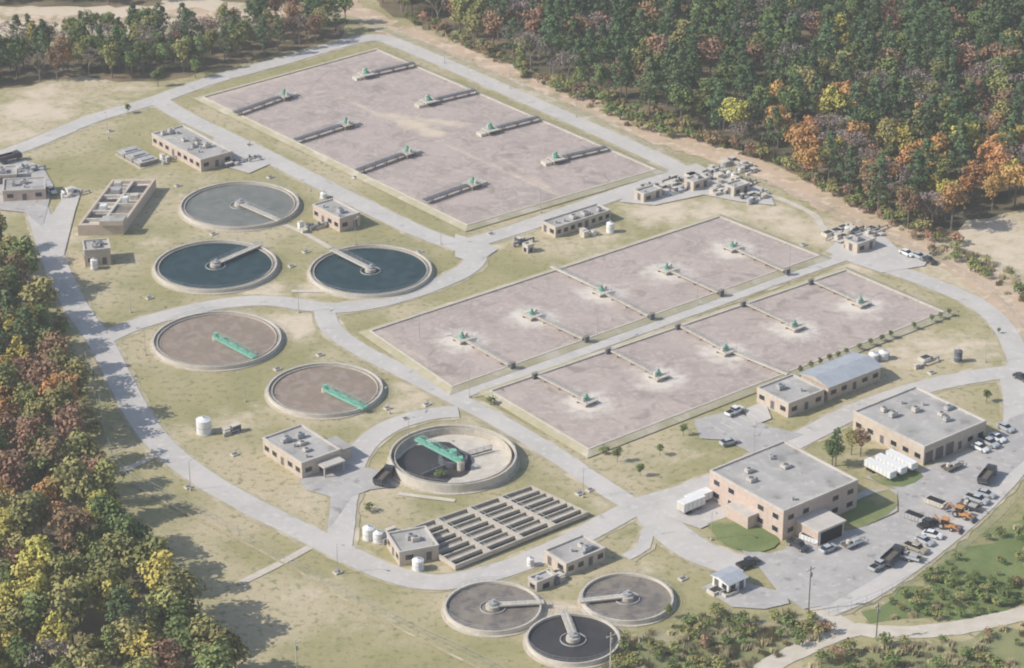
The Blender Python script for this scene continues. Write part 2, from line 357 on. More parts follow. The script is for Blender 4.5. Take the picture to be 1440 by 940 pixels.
def aerator(hp,tp,par,deck,z=2.0,plat=4.4,w=1.7,gs=1.0,gm='green'):
    """platform-mounted surface aerator with access bridge"""
    e=par; b=MB(); h=Vector((hp.x,hp.y,0)); t=Vector((tp.x,tp.y,0)); d=(t-h).normalized(); n=Vector((-d.y,d.x,0)); s=plat/2
    b.prism([h-d*s-n*s,h+d*s-n*s,h+d*s+n*s,h-d*s+n*s],z-.3,z,'concw')
    for i in (-1,1):
        for j in (-1,1):
            c=h+d*s*.8*i+n*s*.8*j; b.cyl(c.x,c.y,.3,0,z-.3,'concd',8)
    cs=[h-d*s-n*s,h-d*s+n*s,h+d*s+n*s,h+d*s-n*s]
    for i in range(3):
        for hh in (.55,1.1): b.beam(cs[i]+Vector((0,0,z+hh)),cs[i+1]+Vector((0,0,z+hh)),.06,'steel')
    for c in cs: b.beam(c+Vector((0,0,z)),c+Vector((0,0,z+1.1)),.06,'steel')
    b.cyl(h.x,h.y,.95*gs,z,z+.7*gs,gm,12); b.cyl(h.x,h.y,.6*gs,z+.7*gs,z+1.2*gs,gm,12,.5*gs); b.cyl(h.x,h.y,.42*gs,z+1.2*gs,z+2.0*gs,gm,12)
    k=h+n*1.2; b.prism([k-d*.4-n*.3,k+d*.4-n*.3,k+d*.4+n*.3,k-d*.4+n*.3],z,z+1.1,'concw')
    b.cyl(h.x,h.y,.35,.5,z-.3,'dsteel',10)
    b.walkway(h+d*s,t,w,z+.003,deck,'steel',.3,0.0,.35)
    b.obj('platform_aerator',parent=e)
up=[((400,133),(330,158)),((487,173),(415,196)),((573,213),(502,239)),((665,257),(597,281)),
    ((515,103),(582,88)),((603,141),(668,126)),((690,181),(757,164)),((782,222),(852,206))]
hu=[(P(a[0],a[1],2),P(b_[0],b_[1],2)) for a,b_ in up]
e=basin('aeration_lagoon',[(286,136),(530,69),(922,238),(657,316)],[(h,.35) for h,t in hu],4,
   [(P(480,140),P(785,277),1.5,.5),(P(540,165),P(650,178),3.5,.6),(P(570,172),P(610,190),5,.7),(P(430,128),P(470,140),4,.35),(P(300,138),P(530,72),3,.5),(P(530,72),P(915,235),2.5,.35),(P(400,100),P(440,96),5,.55),(P(700,222),P(780,272),2,.4),(P(290,138),P(655,314),1.8,.35)])
for i,(h,t) in enumerate(hu): aerator(h,t,e,'dsteel' ,z=2.0,plat=4.2,gs=.85)
b=MB()
for i,(h,t) in enumerate(hu):
    d=(t-h).normalized(); n=Vector((-d.y,d.x,0)); c=h-d*3.2
    b.prism([c-d*1.2-n*1.4,c+d*1.0-n*1.4,c+d*1.0+n*1.4,c-d*1.2+n*1.4],.3,1.5,'concw')
b.obj('platform_step',parent=e)
A=[((650,473),(716,512)),((748,440),(820,475)),((846,407),(912,443)),((938,376),(1010,410)),((1030,345),(1103,380))]
Bc=[((825,560),(757,527)),((926,525),(860,492)),((1021,490),(958,458)),((1118,456),(1050,426)),((1211,423),(1145,395))]
hA=[(P(*a,2),P(*c,1.7)) for a,c in A]; hB=[(P(*a,2),P(*c,1.7)) for a,c in Bc]
eA=basin('aeration_basin',[(521,465),(1012,304),(1152,359),(636,543)],[(h,.86) for h,t in hA],8,[(P(525,462),P(640,540),2,.4)])
eB=basin('aeration_basin',[(690,549),(1190,379),(1327,438),(828,631)],[(h,.86) for h,t in hB],8,[(P(700,550),P(830,630),2,.35)])
for h,t in hA+hB: aerator(h,t,eA if (h,t) in hA else eB,'conc',z=1.6,plat=3.8,w=1.0,gs=.72)
for par,l in ((eA,[((775,374),(846,407))]),(eB,[((1021,490),(1108,526))])):
    for a,c in l:
        b=MB(); b.walkway(P(*a,1.4),P(*c,1.4),1.0,1.4,'concw','steel',.3,0.0); b.obj('divider_walkway',parent=par)
for par,l in ((eA,hA),(eB,hB)):
    for h,t in l:
        d=(t-h).normalized(); n=Vector((-d.y,d.x,0)); c=t+d*.6+n*.6; b=MB()
        b.prism([c-d*.35-n*.7,c+d*.35-n*.7,c+d*.35+n*.7,c-d*.35+n*.7],.6,2.1,'dsteel'); b.prism([c-d*.5-n*.85,c+d*.5-n*.85,c+d*.5+n*.85,c-d*.5+n*.85],2.1,2.2,'concd'); b.obj('control_cabinet',parent=par)

# ------------------------------------------------------------------ circular tanks
def tank(name,cx,cy,w,water,bridge,zt=1.2,zw=.65,launder=True,bmat='concw',beamc=None,empty_=False):
    c=P(cx,cy,zt); r=w/2/SC(cy); e=empty(name,(c.x,c.y,0)); b=MB()
    b.ring(0,0,r-.4,r,0,zt,'concw'); 
    b.ring(0,0,r,r+.7,0,.22,'conc')
    b.obj('tank_wall',parent=e); b=MB()
    if empty_:
        b.cyl(0,0,r-.41,.3,.35,'concw',64); b.obj('tank_floor',parent=e); b=MB()
    else:
        b.cyl(0,0,r-.41,.2,zw,water,64); b.obj('water',parent=e); b=MB()
    if launder:
        b.ring(0,0,r-1.35,r-1.15,.3,zt-.2,'conc'); b.ring(0,0,r-1.15,r-.41,.3,zw+.15,'concd'); b.obj('launder_channel',parent=e); b=MB()
    if beamc is None:
        t=P(*bridge,zt)-c; t.z=0; d=t.normalized(); q=d*(r+.6)
        b.walkway((-d.x*1.2,-d.y*1.2),(q.x,q.y),1.6,zt+.35,bmat,'steel',.3)
        b.cyl(0,0,1.5,.3,zt+.3,'conc',20); b.cyl(0,0,1.0,zt+.36,zt+.9,'steel',16); b.cyl(.2,0,.35,zt+.9,zt+1.5,'steel',10)
        b.ring(0,0,2.6,2.75,.3,zt-.3,'steel',32)
        b.obj('rake_bridge',parent=e)
    else:
        p0=P(*beamc[0],zt+1)-c; p1=P(*beamc[1],zt+1)-c; p0.z=p1.z=zt+.4
        b.walkway(p0,p1,1.5,zt+.4,'greenp','greenp',.5)
        d=(p1-p0).normalized(); n=Vector((-d.y,d.x,0))*.75; L_=(p1-p0).length
        k=int(L_/2)
        for s_ in (-1,1):
            for i in range(k):
                a=p0+d*L_*i/k+n*s_; q=p0+d*L_*(i+1)/k+n*s_
                b.beam(a+Vector((0,0,0 if i%2 else 1.1)),q+Vector((0,0,1.1 if i%2 else 0)),.08,'greenp')
        b.cyl(p0.x,p0.y,.9,.3,zt+.35,'conc',16); b.cyl(p0.x,p0.y,.6,zt+.4,zt+1.3,'greenp',14)
        b.obj('rake_bridge',parent=e)
    b=MB(); rr=r-.2
    for hh in (.55,1.1): b.ring(0,0,rr-.02,rr+.02,zt+hh-.02,zt+hh+.02,'steel',60)
    for i in range(40):
        t=2*math.pi*i/40; b.beam((rr*math.cos(t),rr*math.sin(t),zt),(rr*math.cos(t),rr*math.sin(t),zt+1.1),.04,'steel')
    b.obj('handrail',parent=e)
    return e
tank('clarifier_tank',337,287,166,'greyw',(395,312))
tank('clarifier_tank',303,372,172,'teal',(366,345))
tank('clarifier_tank',521,379,172,'teal',(463,350))
tank('thickener_tank',305,476,180,'brownw',None,beamc=((303,470),(358,499)))
tank('thickener_tank',457,546,162,'brownw',None,beamc=((457,543),(513,570)))
tank('clarifier_tank',693,852,136,'mudw',(762,848),launder=False)
tank('clarifier_tank',882,839,130,'mudw',(820,846),launder=False)
tank('clarifier_tank',806,897,132,'darkw',(794,865),launder=False)
e=tank('drained_thickener_tank',637,639,178,'conc',None,zt=2.3,zw=.5,launder=True,beamc=((648,645),(586,613)),empty_=True)
b=MB(); b.cyl(0,0,3.4,.40,1.7,'dsteel',28); b.cyl(0,0,2.6,1.7,1.9,'dark',28); b.cyl(0,0,.9,1.9,3.4,'greenp',14); b.obj('feed_well',parent=e)
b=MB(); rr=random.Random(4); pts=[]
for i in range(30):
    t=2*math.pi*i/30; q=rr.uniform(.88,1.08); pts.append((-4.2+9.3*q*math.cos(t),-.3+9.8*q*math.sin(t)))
b.prism(pts,.352,.37,'darkw'); b.obj('floor_shade_patch',parent=e)  # dark patch paints the left wall's shade onto the floor, in the sludge-water colour
b=MB(); b.walkway((-7,-7),(0,-1),.5,1.0,'dsteel','dsteel',.2); b.walkway((9,5),(2,1),.5,1.0,'dsteel','dsteel',.2); b.obj('rake_arms',parent=e)

# ------------------------------------------------------------------ filter beds
def blq(c,a,bb): L,T,Rr,B=c; return L*(1-a)*(1-bb)+T*a*(1-bb)+Rr*a*bb+B*(1-a)*bb
c=pp([(568,746),(747,684),(824,720),(641,794)],1.4); e=empty('filter_beds'); b=MB()
b.prism([blq(c,*t) for t in ((0,0),(1,0),(1,1),(0,1))],.0,.5,'darkw'); b.obj('bed_water',parent=e); b=MB()
def cell(a0,a1,b0,b1,z): b.prism([blq(c,*t) for t in ((a0,b0),(a1,b0),(a1,b1),(a0,b1))],.3,z,'conc')
cell(-.012,1.012,-.02,0,1.4); cell(-.012,1.012,1.0,1.02,1.4); cell(-.012,0,0,1,1.4); cell(1,1.012,0,1,1.4)
for a in (.235,.485,.735): cell(a,a+.03,0,1,1.403)
for a0,a1 in ((0,.235),(.265,.485),(.515,.735),(.765,1)):
    for i in range(1,8): w=.045 if i%2 else .02; cell(a0,a1,i/8-w/2,i/8+w/2,1.3)
    for i in range(8):
        if i%2==0: b.prism([blq(c,*t) for t in ((a0+.02,i/8+.04),(a1-.02,i/8+.04),(a1-.02,i/8+.085),(a0+.02,i/8+.085))],.5,.9,'concd')
b.obj('bed_walls',parent=e)
b=MB()
for a in (.25,.5,.75):
    p=blq(c,a,0); q=blq(c,a,1); b.beam(p+Vector((0,0,1.1)),q+Vector((0,0,1.1)),.07,'steel')
b.obj('handrail',parent=e)

# ------------------------------------------------------------------ buildings
def building(name,px,lu,lv,h,wall='brick',roof='roof',wf=4,ws=3,doors=1,hvac=2,ang=None,par=.45,wh=1.2,pxz=0,bays=0,gable=False):
    p=P(*px); e=empty(name,(p.x,p.y,0),UA if ang is None else math.radians(ang))
    b=MB(); b.box(0,lu,0,lv,0,h,wall); b.box(-.05,lu+.05,-.05,lv+.05,0,.3,'conc'); b.obj('walls',parent=e)
    b=MB()
    if gable:
        o=.5; zr=h+lv*.12
        b.face([(-o,-o,h),(lu+o,-o,h),(lu+o,lv/2,zr),(-o,lv/2,zr)],roof); b.face([(lu+o,lv+o,h),(-o,lv+o,h),(-o,lv/2,zr),(lu+o,lv/2,zr)],roof)
        b.face([(-o,lv+o,h),(-o,-o,h),(-o,lv/2,zr)],wall); b.face([(lu+o,-o,h),(lu+o,lv+o,h),(lu+o,lv/2,zr)],wall)
        for i in range(int(lu/1.2)):
            x=i*1.2; b.beam((x,-o,h+.03),(x,lv/2,zr+.03),.05,roof)
    else:
        t=.35; b.box(t,lu-t,t,lv-t,h,h+.06,roof)
        b.box(-.08,lu+.08,-.08,t,h,h+par,'coping'); b.box(-.08,lu+.08,lv-t,lv+.08,h,h+par,'coping')
        b.box(-.08,t,t,lv-t,h,h+par,'coping'); b.box(lu-t,lu+.08,t,lv-t,h,h+par,'coping')
    b.obj('roof',parent=e)
    b=MB(); zt=min(h-.6,2.5); zs=zt-wh
    def win(side,c,w,z0,z1,mt='glass',fr='coping'):
        for pr,ex,mm in ((.05,.1,fr),(.08,0,mt)):
            if side==0: b.box(c-w/2-ex,c+w/2+ex,-pr,0.02,z0-ex,z1+ex,mm)
            if side==1: b.box(-pr,.02,c-w/2-ex,c+w/2+ex,z0-ex,z1+ex,mm)
            if side==2: b.box(c-w/2-ex,c+w/2+ex,lv-.02,lv+pr,z0-ex,z1+ex,mm)
            if side==3: b.box(lu-.02,lu+pr,c-w/2-ex,c+w/2+ex,z0-ex,z1+ex,mm)
    for s_,n,ln in ((0,wf,lu),(1,ws,lv),(2,wf,lu),(3,ws,lv)):
        for i in range(n):
            cc=ln*(i+.5)/n
            if s_==0 and i<bays: win(s_,cc,min(3.2,ln/n*.75),.1,3.2,'door')
            elif i==n//2 and doors: win(s_,cc,1.2,.35,2.4,'door')
            else:
                for fl in range(1 if h<6.5 else 2): win(s_,cc,min(1.8,ln/n*.55),zs+fl*3.2,zt+fl*3.2)
    b.obj('windows_and_doors',parent=e)
    if hvac:
        b=MB(); rr=random.Random(int(px[0]*7+px[1]))
        for i in range(hvac):
            x=rr.uniform(1.2,max(1.5,lu-3)); y=rr.uniform(1.2,max(1.5,lv-3)); k=rr.random()
            if k<.6:
                w=rr.uniform(1,2.2); l=rr.uniform(1,1.8); hh=rr.uniform(.6,1.3); b.box(x,x+w,y,y+l,h+.2,h+.2+hh,'coping' if k<.4 else 'steel'); b.box(x+.1,x+w-.1,y+.1,y+l-.1,h,h+.2,'dark'); b.cyl(x+w/2,y+l/2,min(w,l)*.35,h+.2+hh,h+.35+hh,'dsteel',10)
            else: b.cyl(x,y,.3,h,h+.8,'steel',8); b.cyl(x,y,.5,h+.8,h+.95,'steel',8)
        b.obj('rooftop_units',parent=e)
    return e
e=building('maintenance_building',(1100,760),23,24,7,'brick','roof',wf=5,ws=5,hvac=7)
b=MB(); b.box(4,12,-7,0,0,3.6,'brick'); b.box(3.7,12.3,-7.3,-.1,3.6,4.0,'coping'); b.box(4.6,11.4,-7.05,-6.9,.1,3.2,'dark'); b.box(4.4,4.7,-7.06,-6.9,0,3.3,'white')
b.box(-3,0,8,15,0,3.2,'brick'); b.box(-3.2,.0,7.8,15.2,3.2,3.5,'coping'); b.obj('entrance_bay',parent=e)
building('workshop_building',(1298,655),21,23,4.6,'stucco','roof',wf=6,ws=6,hvac=9,bays=3)
building('storage_building',(1108,588),12,11,3.5,'stucco','roof',wf=3,ws=3,hvac=2)
building('storage_building',(1164,564),18,9.5,3.8,'stucco','roofb',wf=5,ws=3,hvac=0,gable=True)
e=building('laboratory_building',(425,674),11,16,3.8,'stucco','roof',wf=3,ws=5,hvac=8)
b=MB(); b.box(11.05,14.5,1,7,0,3.0,'stucco'); b.box(10.9,14.8,.7,7.3,3.0,3.35,'roof'); b.box(4,10,-3.2,-.05,2.6,2.9,'coping'); b.box(4.2,4.5,-3,-2.7,0,2.6,'conc'); b.box(9.5,9.8,-3,-2.7,0,2.6,'conc'); b.obj('porch',parent=e)
building('control_building',(283,242),11,27,3.4,'brick','roof',wf=3,ws=8,hvac=12)
building('pump_house',(478,327),7,13,3.8,'brick','roof',wf=2,ws=4,hvac=3)
building('blower_building',(781,335),20,6,2.8,'stucco','roof',wf=8,ws=2,hvac=7)
building('pump_house',(562,797),9,9,3.2,'stucco','roof',wf=2,ws=3,hvac=2,ang=20)
building('chlorine_building',(796,811),11,7.5,2.8,'stucco','roof',wf=4,ws=2,hvac=5)
building('gatehouse',(1024,838),5,5,2.8,'white','roofb',wf=2,ws=2,hvac=0,gable=True)
building('screening_building',(120,376),7,7,4.6,'stucco','roof',wf=2,ws=2,hvac=3,ang=12)
building('storage_shed',(5,285),12,9,3.2,'brick','roof',wf=3,ws=2,hvac=4,ang=8)
building('storage_shed',(-20,262),9,7,2.8,'brick','roof',wf=3,ws=2,hvac=3,ang=8)
building('pump_house',(905,286),7,4,2.4,'stucco','roof',wf=2,ws=1,hvac=1)
building('switchgear_building',(975,270),6,4,2.6,'stucco','roof',wf=2,ws=1,hvac=1)
building('switchgear_building',(1032,278),6,4,2.6,'conc','roof',wf=2,ws=1,hvac=1)
building('pump_house',(1205,358),7,5,2.6,'stucco','roof',wf=2,ws=1,hvac=1)
building('utility_hut',(742,357),2.2,2.2,2,'concw','roof',wf=1,ws=1,hvac=0,doors=0)
building('utility_hut',(755,833),5,3,2,'stucco','roof',wf=1,ws=1,hvac=1,doors=0)
# headworks: open concrete channels (different orientation)
p=P(110,332); e=empty('headworks_structure',(p.x,p.y,0),math.radians(2)); b=MB()
def q4(a,bb,w=12.5,l=33,sh=6.3): return (a*w+bb*sh,bb*l)
def hb(a0,a1,b0,b1,z0,z1,mt,top=None): b.prism([q4(a0,b0),q4(a1,b0),q4(a1,b1),q4(a0,b1)],z0,z1,mt,top)
hb(0,1,0,1,0,2.2,'stucco','concw'); hb(0,.06,0,1,2.2,3.2,'stucco'); hb(.94,1,0,1,2.2,3.2,'stucco'); hb(.06,.94,.96,1,2.2,3.2,'stucco'); hb(.06,.94,0,.04,2.2,3.2,'stucco')
hb(.47,.53,.04,.96,2.2,3.1,'concw')
for i in range(5): hb(.06,.47,.14+i*.17,.16+i*.17,2.2,3.05,'concw')
for i in range(3): hb(.53,.94,.24+i*.22,.255+i*.22,2.2,3.05,'concw')
hb(.1,.44,.2,.28,2.25,2.5,'darkw'); hb(.1,.44,.53,.61,2.25,2.5,'darkw'); hb(.56,.9,.27,.44,2.25,2.5,'mudw'); hb(.56,.9,.72,.9,2.25,2.5,'darkw')
hb(.5,1.02,-.02,.1,3.2,4.6,'stucco','roof'); hb(.2,.4,.7,.78,2.6,4.0,'steel'); hb(.6,.72,.5,.56,2.6,4.2,'white'); hb(.2,.34,.36,.42,2.3,3.8,'white'); hb(.7,.88,.6,.66,2.3,3.6,'concw'); hb(.14,.3,.86,.92,2.3,3.9,'coping')
b.obj('channels',parent=e)
p=P(200,238); e=empty('equipment_pads',(p.x,p.y,0),UA); b=MB()
for i in range(3):
    y=1+i*4.6; b.box(0,6,y,y+3.8,0,1.2,'concd'); b.box(-.2,6.2,y-.1,y+3.9,1.2,1.5,'roof'); b.box(1,5,y+.8,y+3,1.5,1.9,'steel')
b.box(-.6,6.6,0,14.6,0,.15,'conc'); b.obj('units',parent=e)
def vtank(px,r,h,mt='white',name='storage_tank'):
    p=P(*px); b=MB(); b.cyl(0,0,r+.3,0,.2,'conc',20); b.cyl(0,0,r,.2,h,mt,24); b.cyl(0,0,r+.03,h,h+r*.35,mt,24,r*.15); b.ring(0,0,r,r+.05,h*.5,h*.5+.1,'steel',24)
    b.beam((r+.1,0,.2),(r+.1,0,h+.6),.08,'steel'); b.beam((r+.1,.5,.2),(r+.1,.5,h+.6),.08,'steel')
    for i in range(int(h/.4)): b.beam((r+.1,0,.4+i*.4),(r+.1,.5,.4+i*.4),.05,'steel')
    b.cyl(0,0,.25,h+r*.3,h+r*.35+.3,'steel',8)
    b.obj(name,(p.x,p.y,0),R.random()*6)
for px,r,h in (((287,609),1.8,3.6),((588,801),1.3,2.4),((519,758),1.4,2.8),((532,762),1.2,2.4),((858,327),1.1,2.8),((133,378),1.0,2.6),((746,796),.8,1.8),((455,279),.9,1.6),((1228,508),1.3,2.0),((1242,505),1.3,2.0)): vtank(px,r,h)
vtank((1347,509),1.0,3.0,'dsteel')
def boxtrailer(px,L_,ang,w=1.2,h=3.0):
    p=P(*px); b=MB(); b.box(-L_/2,L_/2,-w,w,.9,h,'white'); b.box(-L_/2+.2,L_/2-.2,-w+.2,w-.2,.6,.9,'dsteel')
    k=int(L_/1.2)
    for i in range(k+1):
        x=-L_/2+.1+i*(L_-.2)/k
        for sg in (-1,1): b.beam((x,sg*(w+.02),.95),(x,sg*(w+.02),h-.05),.06,'steel')
    b.box(-L_/2-.04,-L_/2-.005,-w+.1,-.03,1.0,h-.15,'coping'); b.box(-L_/2-.04,-L_/2-.005,.03,w-.1,1.0,h-.15,'coping')
    for sx in (-L_/2+1.2,-L_/2+2.1):
        for sg in (-1,1): b.beam((sx,sg*(w-.35),.45),(sx,sg*(w-.05),.45),.62,'dark',n=12)
    for sg in (-1,1): b.beam((L_/2-1.2,sg*.7,.9),(L_/2-1.2,sg*.7,.03),.12,'dsteel')
    b.obj('box_trailer',(p.x,p.y,.3),ang)
for px in ((1237,669),(1252,663),(1267,657)): boxtrailer(px,8.5,UA-math.pi/2,1.0,2.5)
boxtrailer((972,719),6.5,UA); boxtrailer((982,710),6.5,UA,1.2,2.7)
def equip(px,n,ru,rv,seed,name='pipework_yard'):
    p=P(*px); rr=random.Random(seed); e=empty(name,(p.x,p.y,0),UA); b=MB()
    for i in range(n):
        x=rr.uniform(0,ru); y=rr.uniform(0,rv); k=rr.random()
        mt=rr.choice(['concw','steel','conc','white','steel','dsteel'])
        if k<.4:
            w=rr.uniform(.8,2.5); l=rr.uniform(.8,2); h=rr.uniform(.6,2); b.box(x,x+w,y,y+l,0,h,mt); b.box(x-.1,x+w+.1,y-.1,y+l+.1,h,h+.12,'concw')
        elif k<.6: b.cyl(x,y,rr.uniform(.4,1),0,rr.uniform(.8,2),mt,12)
        elif k<.85:
            h=rr.uniform(.5,1.2); l=rr.uniform(3,7); b.beam((x,y,h),(x+l,y,h),.35,mt,n=8); b.beam((x,y,0),(x,y,h+.1),.35,mt,n=8); b.beam((x+l,y,0),(x+l,y,h+.1),.35,mt,n=8); b.cyl(x+l/2,y,.3,h,h+.8,'dsteel',8)
        else: b.box(x,x+3,y,y+2.4,0,.9,'concw'); b.box(x+.3,x+2.7,y+.3,y+2.1,.9,.905,'darkw')
    b.obj('pipes_and_units',parent=e)
equip((985,268),40,22,10,3); equip((1010,280),22,14,6,4); equip((905,275),18,16,4,5); equip((1190,352),36,14,10,6); equip((1050,290),14,8,4,8); equip((935,280),14,10,5,18)
equip((725,350),5,5,3,9); equip((425,330),8,5,4,10); equip((770,828),10,6,3,11); equip((540,770),8,5,3,12); equip((1015,850),10,8,4,13); equip((320,620),4,4,3,14); equip((320,238),9,8,4,15); equip((85,285),5,5,4,16); equip((1235,510),4,3,3,17); equip((230,232),6,4,3,20); equip((20,250),8,8,4,21); equip((820,338),4,4,2,22); equip((1290,522),4,5,2,23)
# small valve boxes / manholes dotted over the lawns
def valvebox(px,k):
    p=P(*px); b=MB(); b.box(-.9,.9,-.7,.7,0,.35,'concw'); b.box(-.6,.6,-.45,.45,.35,.42,'dsteel')
    if k: b.cyl(.5,.3,.12,.42,1.2,'steel',8); b.beam((-.3,0,.42),(-.3,0,1.0),.1,'steel')
    b.obj('valve_box',(p.x,p.y,0),UA)
for i,px in enumerate([(155,185),(380,250),(250,262),(430,355),(410,375),(210,420),(265,686),(475,806),(830,690),(815,695),(545,575),(330,640),(410,620),(600,570),(570,590),(1050,330),(1130,345),(300,330),(225,480),(390,520),(745,700),(700,825),(450,500),(960,815),(590,355),(690,330),(1310,525),(860,455),(500,250),(350,205)]): valvebox(px,i%2)

# ------------------------------------------------------------------ vehicles
PAINT={n:mat('paint_'+n,c,tuple(v*.95 for v in c),1,rough=.35,spec=.5) for n,c in {'white':(.75,.75,.74),'silver':(.45,.46,.48),'dark':(.05,.052,.06),'red':(.5,.04,.04),'blue':(.06,.1,.22),'tan':(.4,.34,.25)}.items()}
def hull(b,sec,mt):
    """loft of rectangular sections (x, halfwidth, z0, z1)"""
    for i in range(len(sec)-1):
        (xa,wa,a0,a1),(xb,wb,b0,b1)=sec[i],sec[i+1]
        A_=[(xa,-wa,a0),(xa,wa,a0),(xa,wa*.94,a1),(xa,-wa*.94,a1)]; B_=[(xb,-wb,b0),(xb,wb,b0),(xb,wb*.94,b1),(xb,-wb*.94,b1)]
        for k in range(4): j=(k+1)%4; b.face([A_[k],B_[k],B_[j],A_[j]][::-1],mt)
        if i==0: b.face(A_,mt)
        if i==len(sec)-2: b.face(B_[::-1],mt)
def wheels(b,xs,w,r=.36):
    for x in xs:
        for sg in (-1,1): b.beam((x,sg*(w-.12),r),(x,sg*(w+.1),r),r*1.42,'dark',n=12); b.beam((x,sg*(w+.1),r),(x,sg*(w+.12),r),r*.8,'steel',n=8)
def car(px,hd,col,kind='car'):
    p=px if isinstance(px,Vector) else P(*px); b=MB(); mt=PAINT[col]; g=M['glass']
    if kind=='car':
        hull(b,[(-2.3,.8,.35,.75),(-2.2,.88,.3,.9),(-.9,.92,.28,.98),(.9,.92,.28,.95),(2.0,.88,.3,.8),(2.3,.78,.35,.65)],mt)
        hull(b,[(-1.9,.78,.9,.96),(-1.2,.74,.93,1.38),(.2,.72,.93,1.42),(1.1,.78,.9,.97)],g); hull(b,[(-1.25,.66,1.38,1.42),(.25,.66,1.4,1.47)],mt); wheels(b,(-1.4,1.4),.85)
        nm='parked_car'
    elif kind=='pickup':
        hull(b,[(-2.8,.95,.5,1.1),(-.6,.97,.45,1.12),(1.2,.97,.45,1.15),(2.6,.93,.45,1.0),(2.8,.85,.5,.85)],mt); b.box(-2.65,-.75,-.78,.78,1.1,1.13,'dark')
        hull(b,[(-.65,.86,1.1,1.75),(0.8,.84,1.1,1.78),(1.5,.86,1.1,1.15)],g); hull(b,[(-.6,.78,1.74,1.8),(.85,.78,1.75,1.82)],mt); wheels(b,(-1.8,1.75),.9,.42); nm='pickup_truck'
    elif kind=='trailer':
        b.box(-3,2.2,-1.1,1.1,.6,.75,'wood'); b.box(-3,2.2,-1.15,-1.1,.6,1.2,mt); b.box(-3,2.2,1.1,1.15,.6,1.2,mt); b.beam((2.2,-.8,.65),(3.6,0,.6),.1,'dsteel'); b.beam((2.2,.8,.65),(3.6,0,.6),.1,'dsteel'); b.cyl(-1.4,.3,.5,.75,1.5,'concw',10); b.box(-.4,1.4,-.7,.5,.75,1.4,'steel'); wheels(b,(-1.0,0),1.15,.35); nm='flatbed_trailer'
    else:
        hull(b,[(1.8,1.15,.6,2.4),(3.2,1.15,.6,2.4),(3.7,1.1,.6,1.6)],mt); hull(b,[(3.0,1.0,1.6,2.3),(3.72,.95,1.5,1.62)],g)
        b.box(-3.8,1.6,-1.2,1.2,.9,1.1,'dsteel'); b.box(-3.8,1.5,-1.2,-1.1,1.1,2.2,mt); b.box(-3.8,1.5,1.1,1.2,1.1,2.2,mt); b.box(1.4,1.5,-1.1,1.1,1.1,2.3,mt); b.box(-3.8,-3.7,-1.1,1.1,1.1,2.1,mt); b.box(-3.7,1.4,-1.1,1.1,1.1,1.6,'wood')
        wheels(b,(-2.8,-1.7,2.6),1.05,.5); nm='dump_truck'
    b.obj(nm,(p.x,p.y,.32),hd)
ua=UA; va=UA-math.pi/2
for px,hd,c,k in [((1388,676),ua+.4,'dark','dump'),((1255,790),ua+.3,'dark','dump'),((1236,800),ua+.1,'silver','pickup'),((1052,797),ua-.1,'dark','pickup'),((541,677),ua+.5,'dark','dump'),((1256,586),ua,'red','car'),((1025,626),ua-.2,'silver','car'),((1033,583),ua+.1,'white','pickup'),
  ((1292,364),va,'silver','car'),((1275,360),va,'white','car'),((1306,370),va,'dark','car'),((1402,620),va,'white','car'),((1390,627),va,'silver','pickup'),((1378,634),va,'white','car'),
  ((1165,776),ua,'silver','car'),((1122,772),va,'dark','pickup'),((14,228),ua,'dark','dump'),((-14,238),ua,'silver','car'),((72,272),va,'white','car'),((98,272),ua,'white','car'),((1305,742),ua,'dark','pickup'),((1436,535),va,'dark','car'),((1414,606),va,'silver','car'),((1200,768),ua,'white','trailer'),((1340,660),ua,'tan','trailer')]: car(px,hd,c,k)
a0=P(1392,695); a1=P(1272,792); dl=(a1-a0); n_=int(dl.length/3.6); rr=random.Random(12); hdg=math.atan2(dl.y,dl.x)+math.pi/2
kinds=['car','pickup','trailer','car','pickup','trailer','car','car','pickup','trailer','car','car','pickup']
for i in range(n_):
    if i in (3,4,5): continue
    car(a0+dl*((i+.5)/n_)+Vector((rr.uniform(-.6,.6),rr.uniform(-.6,.6),0)),hdg+rr.uniform(-.2,.2),rr.choice(['white','silver','white','tan','dark','silver']),kinds[i%13])
def backhoe(p,hd):
    b=MB(); o=M['orange']; hull(b,[(-1.2,.6,.7,1.4),(1.4,.55,.7,1.5),(2.2,.5,.7,1.3)],o); b.box(-1,.5,-.7,.7,1.4,2.5,'glass'); b.box(-1.1,.6,-.8,.8,2.5,2.65,o)
    b.beam((2,-.6,1.2),(3.4,-.6,.6),.18,o); b.beam((2,.6,1.2),(3.4,.6,.6),.18,o); hull(b,[(3.3,1.1,.1,.8),(3.9,1.1,.1,.2)],M['dsteel'])
    b.beam((-1.2,0,1.2),(-2.8,0,2.8),.25,o); b.beam((-2.8,0,2.8),(-3.8,0,1.0),.2,o); hull(b,[(-4.1,.35,.4,1.0),(-3.6,.35,.5,1.1)],M['dsteel']); wheels(b,(-.9,),.75,.75); wheels(b,(1.5,),.7,.5)
    b.obj('backhoe_loader',(p.x,p.y,.32),hd)
backhoe(a0+dl*(3.6/n_),hdg); backhoe(a0+dl*(5.3/n_),hdg+.15)
def skip(p,hd,mt):
    b=MB(); hull(b,[(-2.4,1.1,.2,1.3),(1.8,1.1,.2,1.3),(2.5,1.1,.7,1.3)],M[mt]); b.box(-2.2,2.1,-.9,.9,1.3,1.32,'dark')
    for i in range(5): b.beam((-2.1+i*.9,-1.15,.2),(-2.1+i*.9,-1.1,1.3),.1,mt); b.beam((-2.1+i*.9,1.15,.2),(-2.1+i*.9,1.1,1.3),.1,mt)
    b.obj('waste_skip',(p.x,p.y,.32),hd)
for px,m_ in (((1316,712),'concw'),((1286,732),'steel'),((1140,762),'white')): skip(P(*px),va+.2,m_)

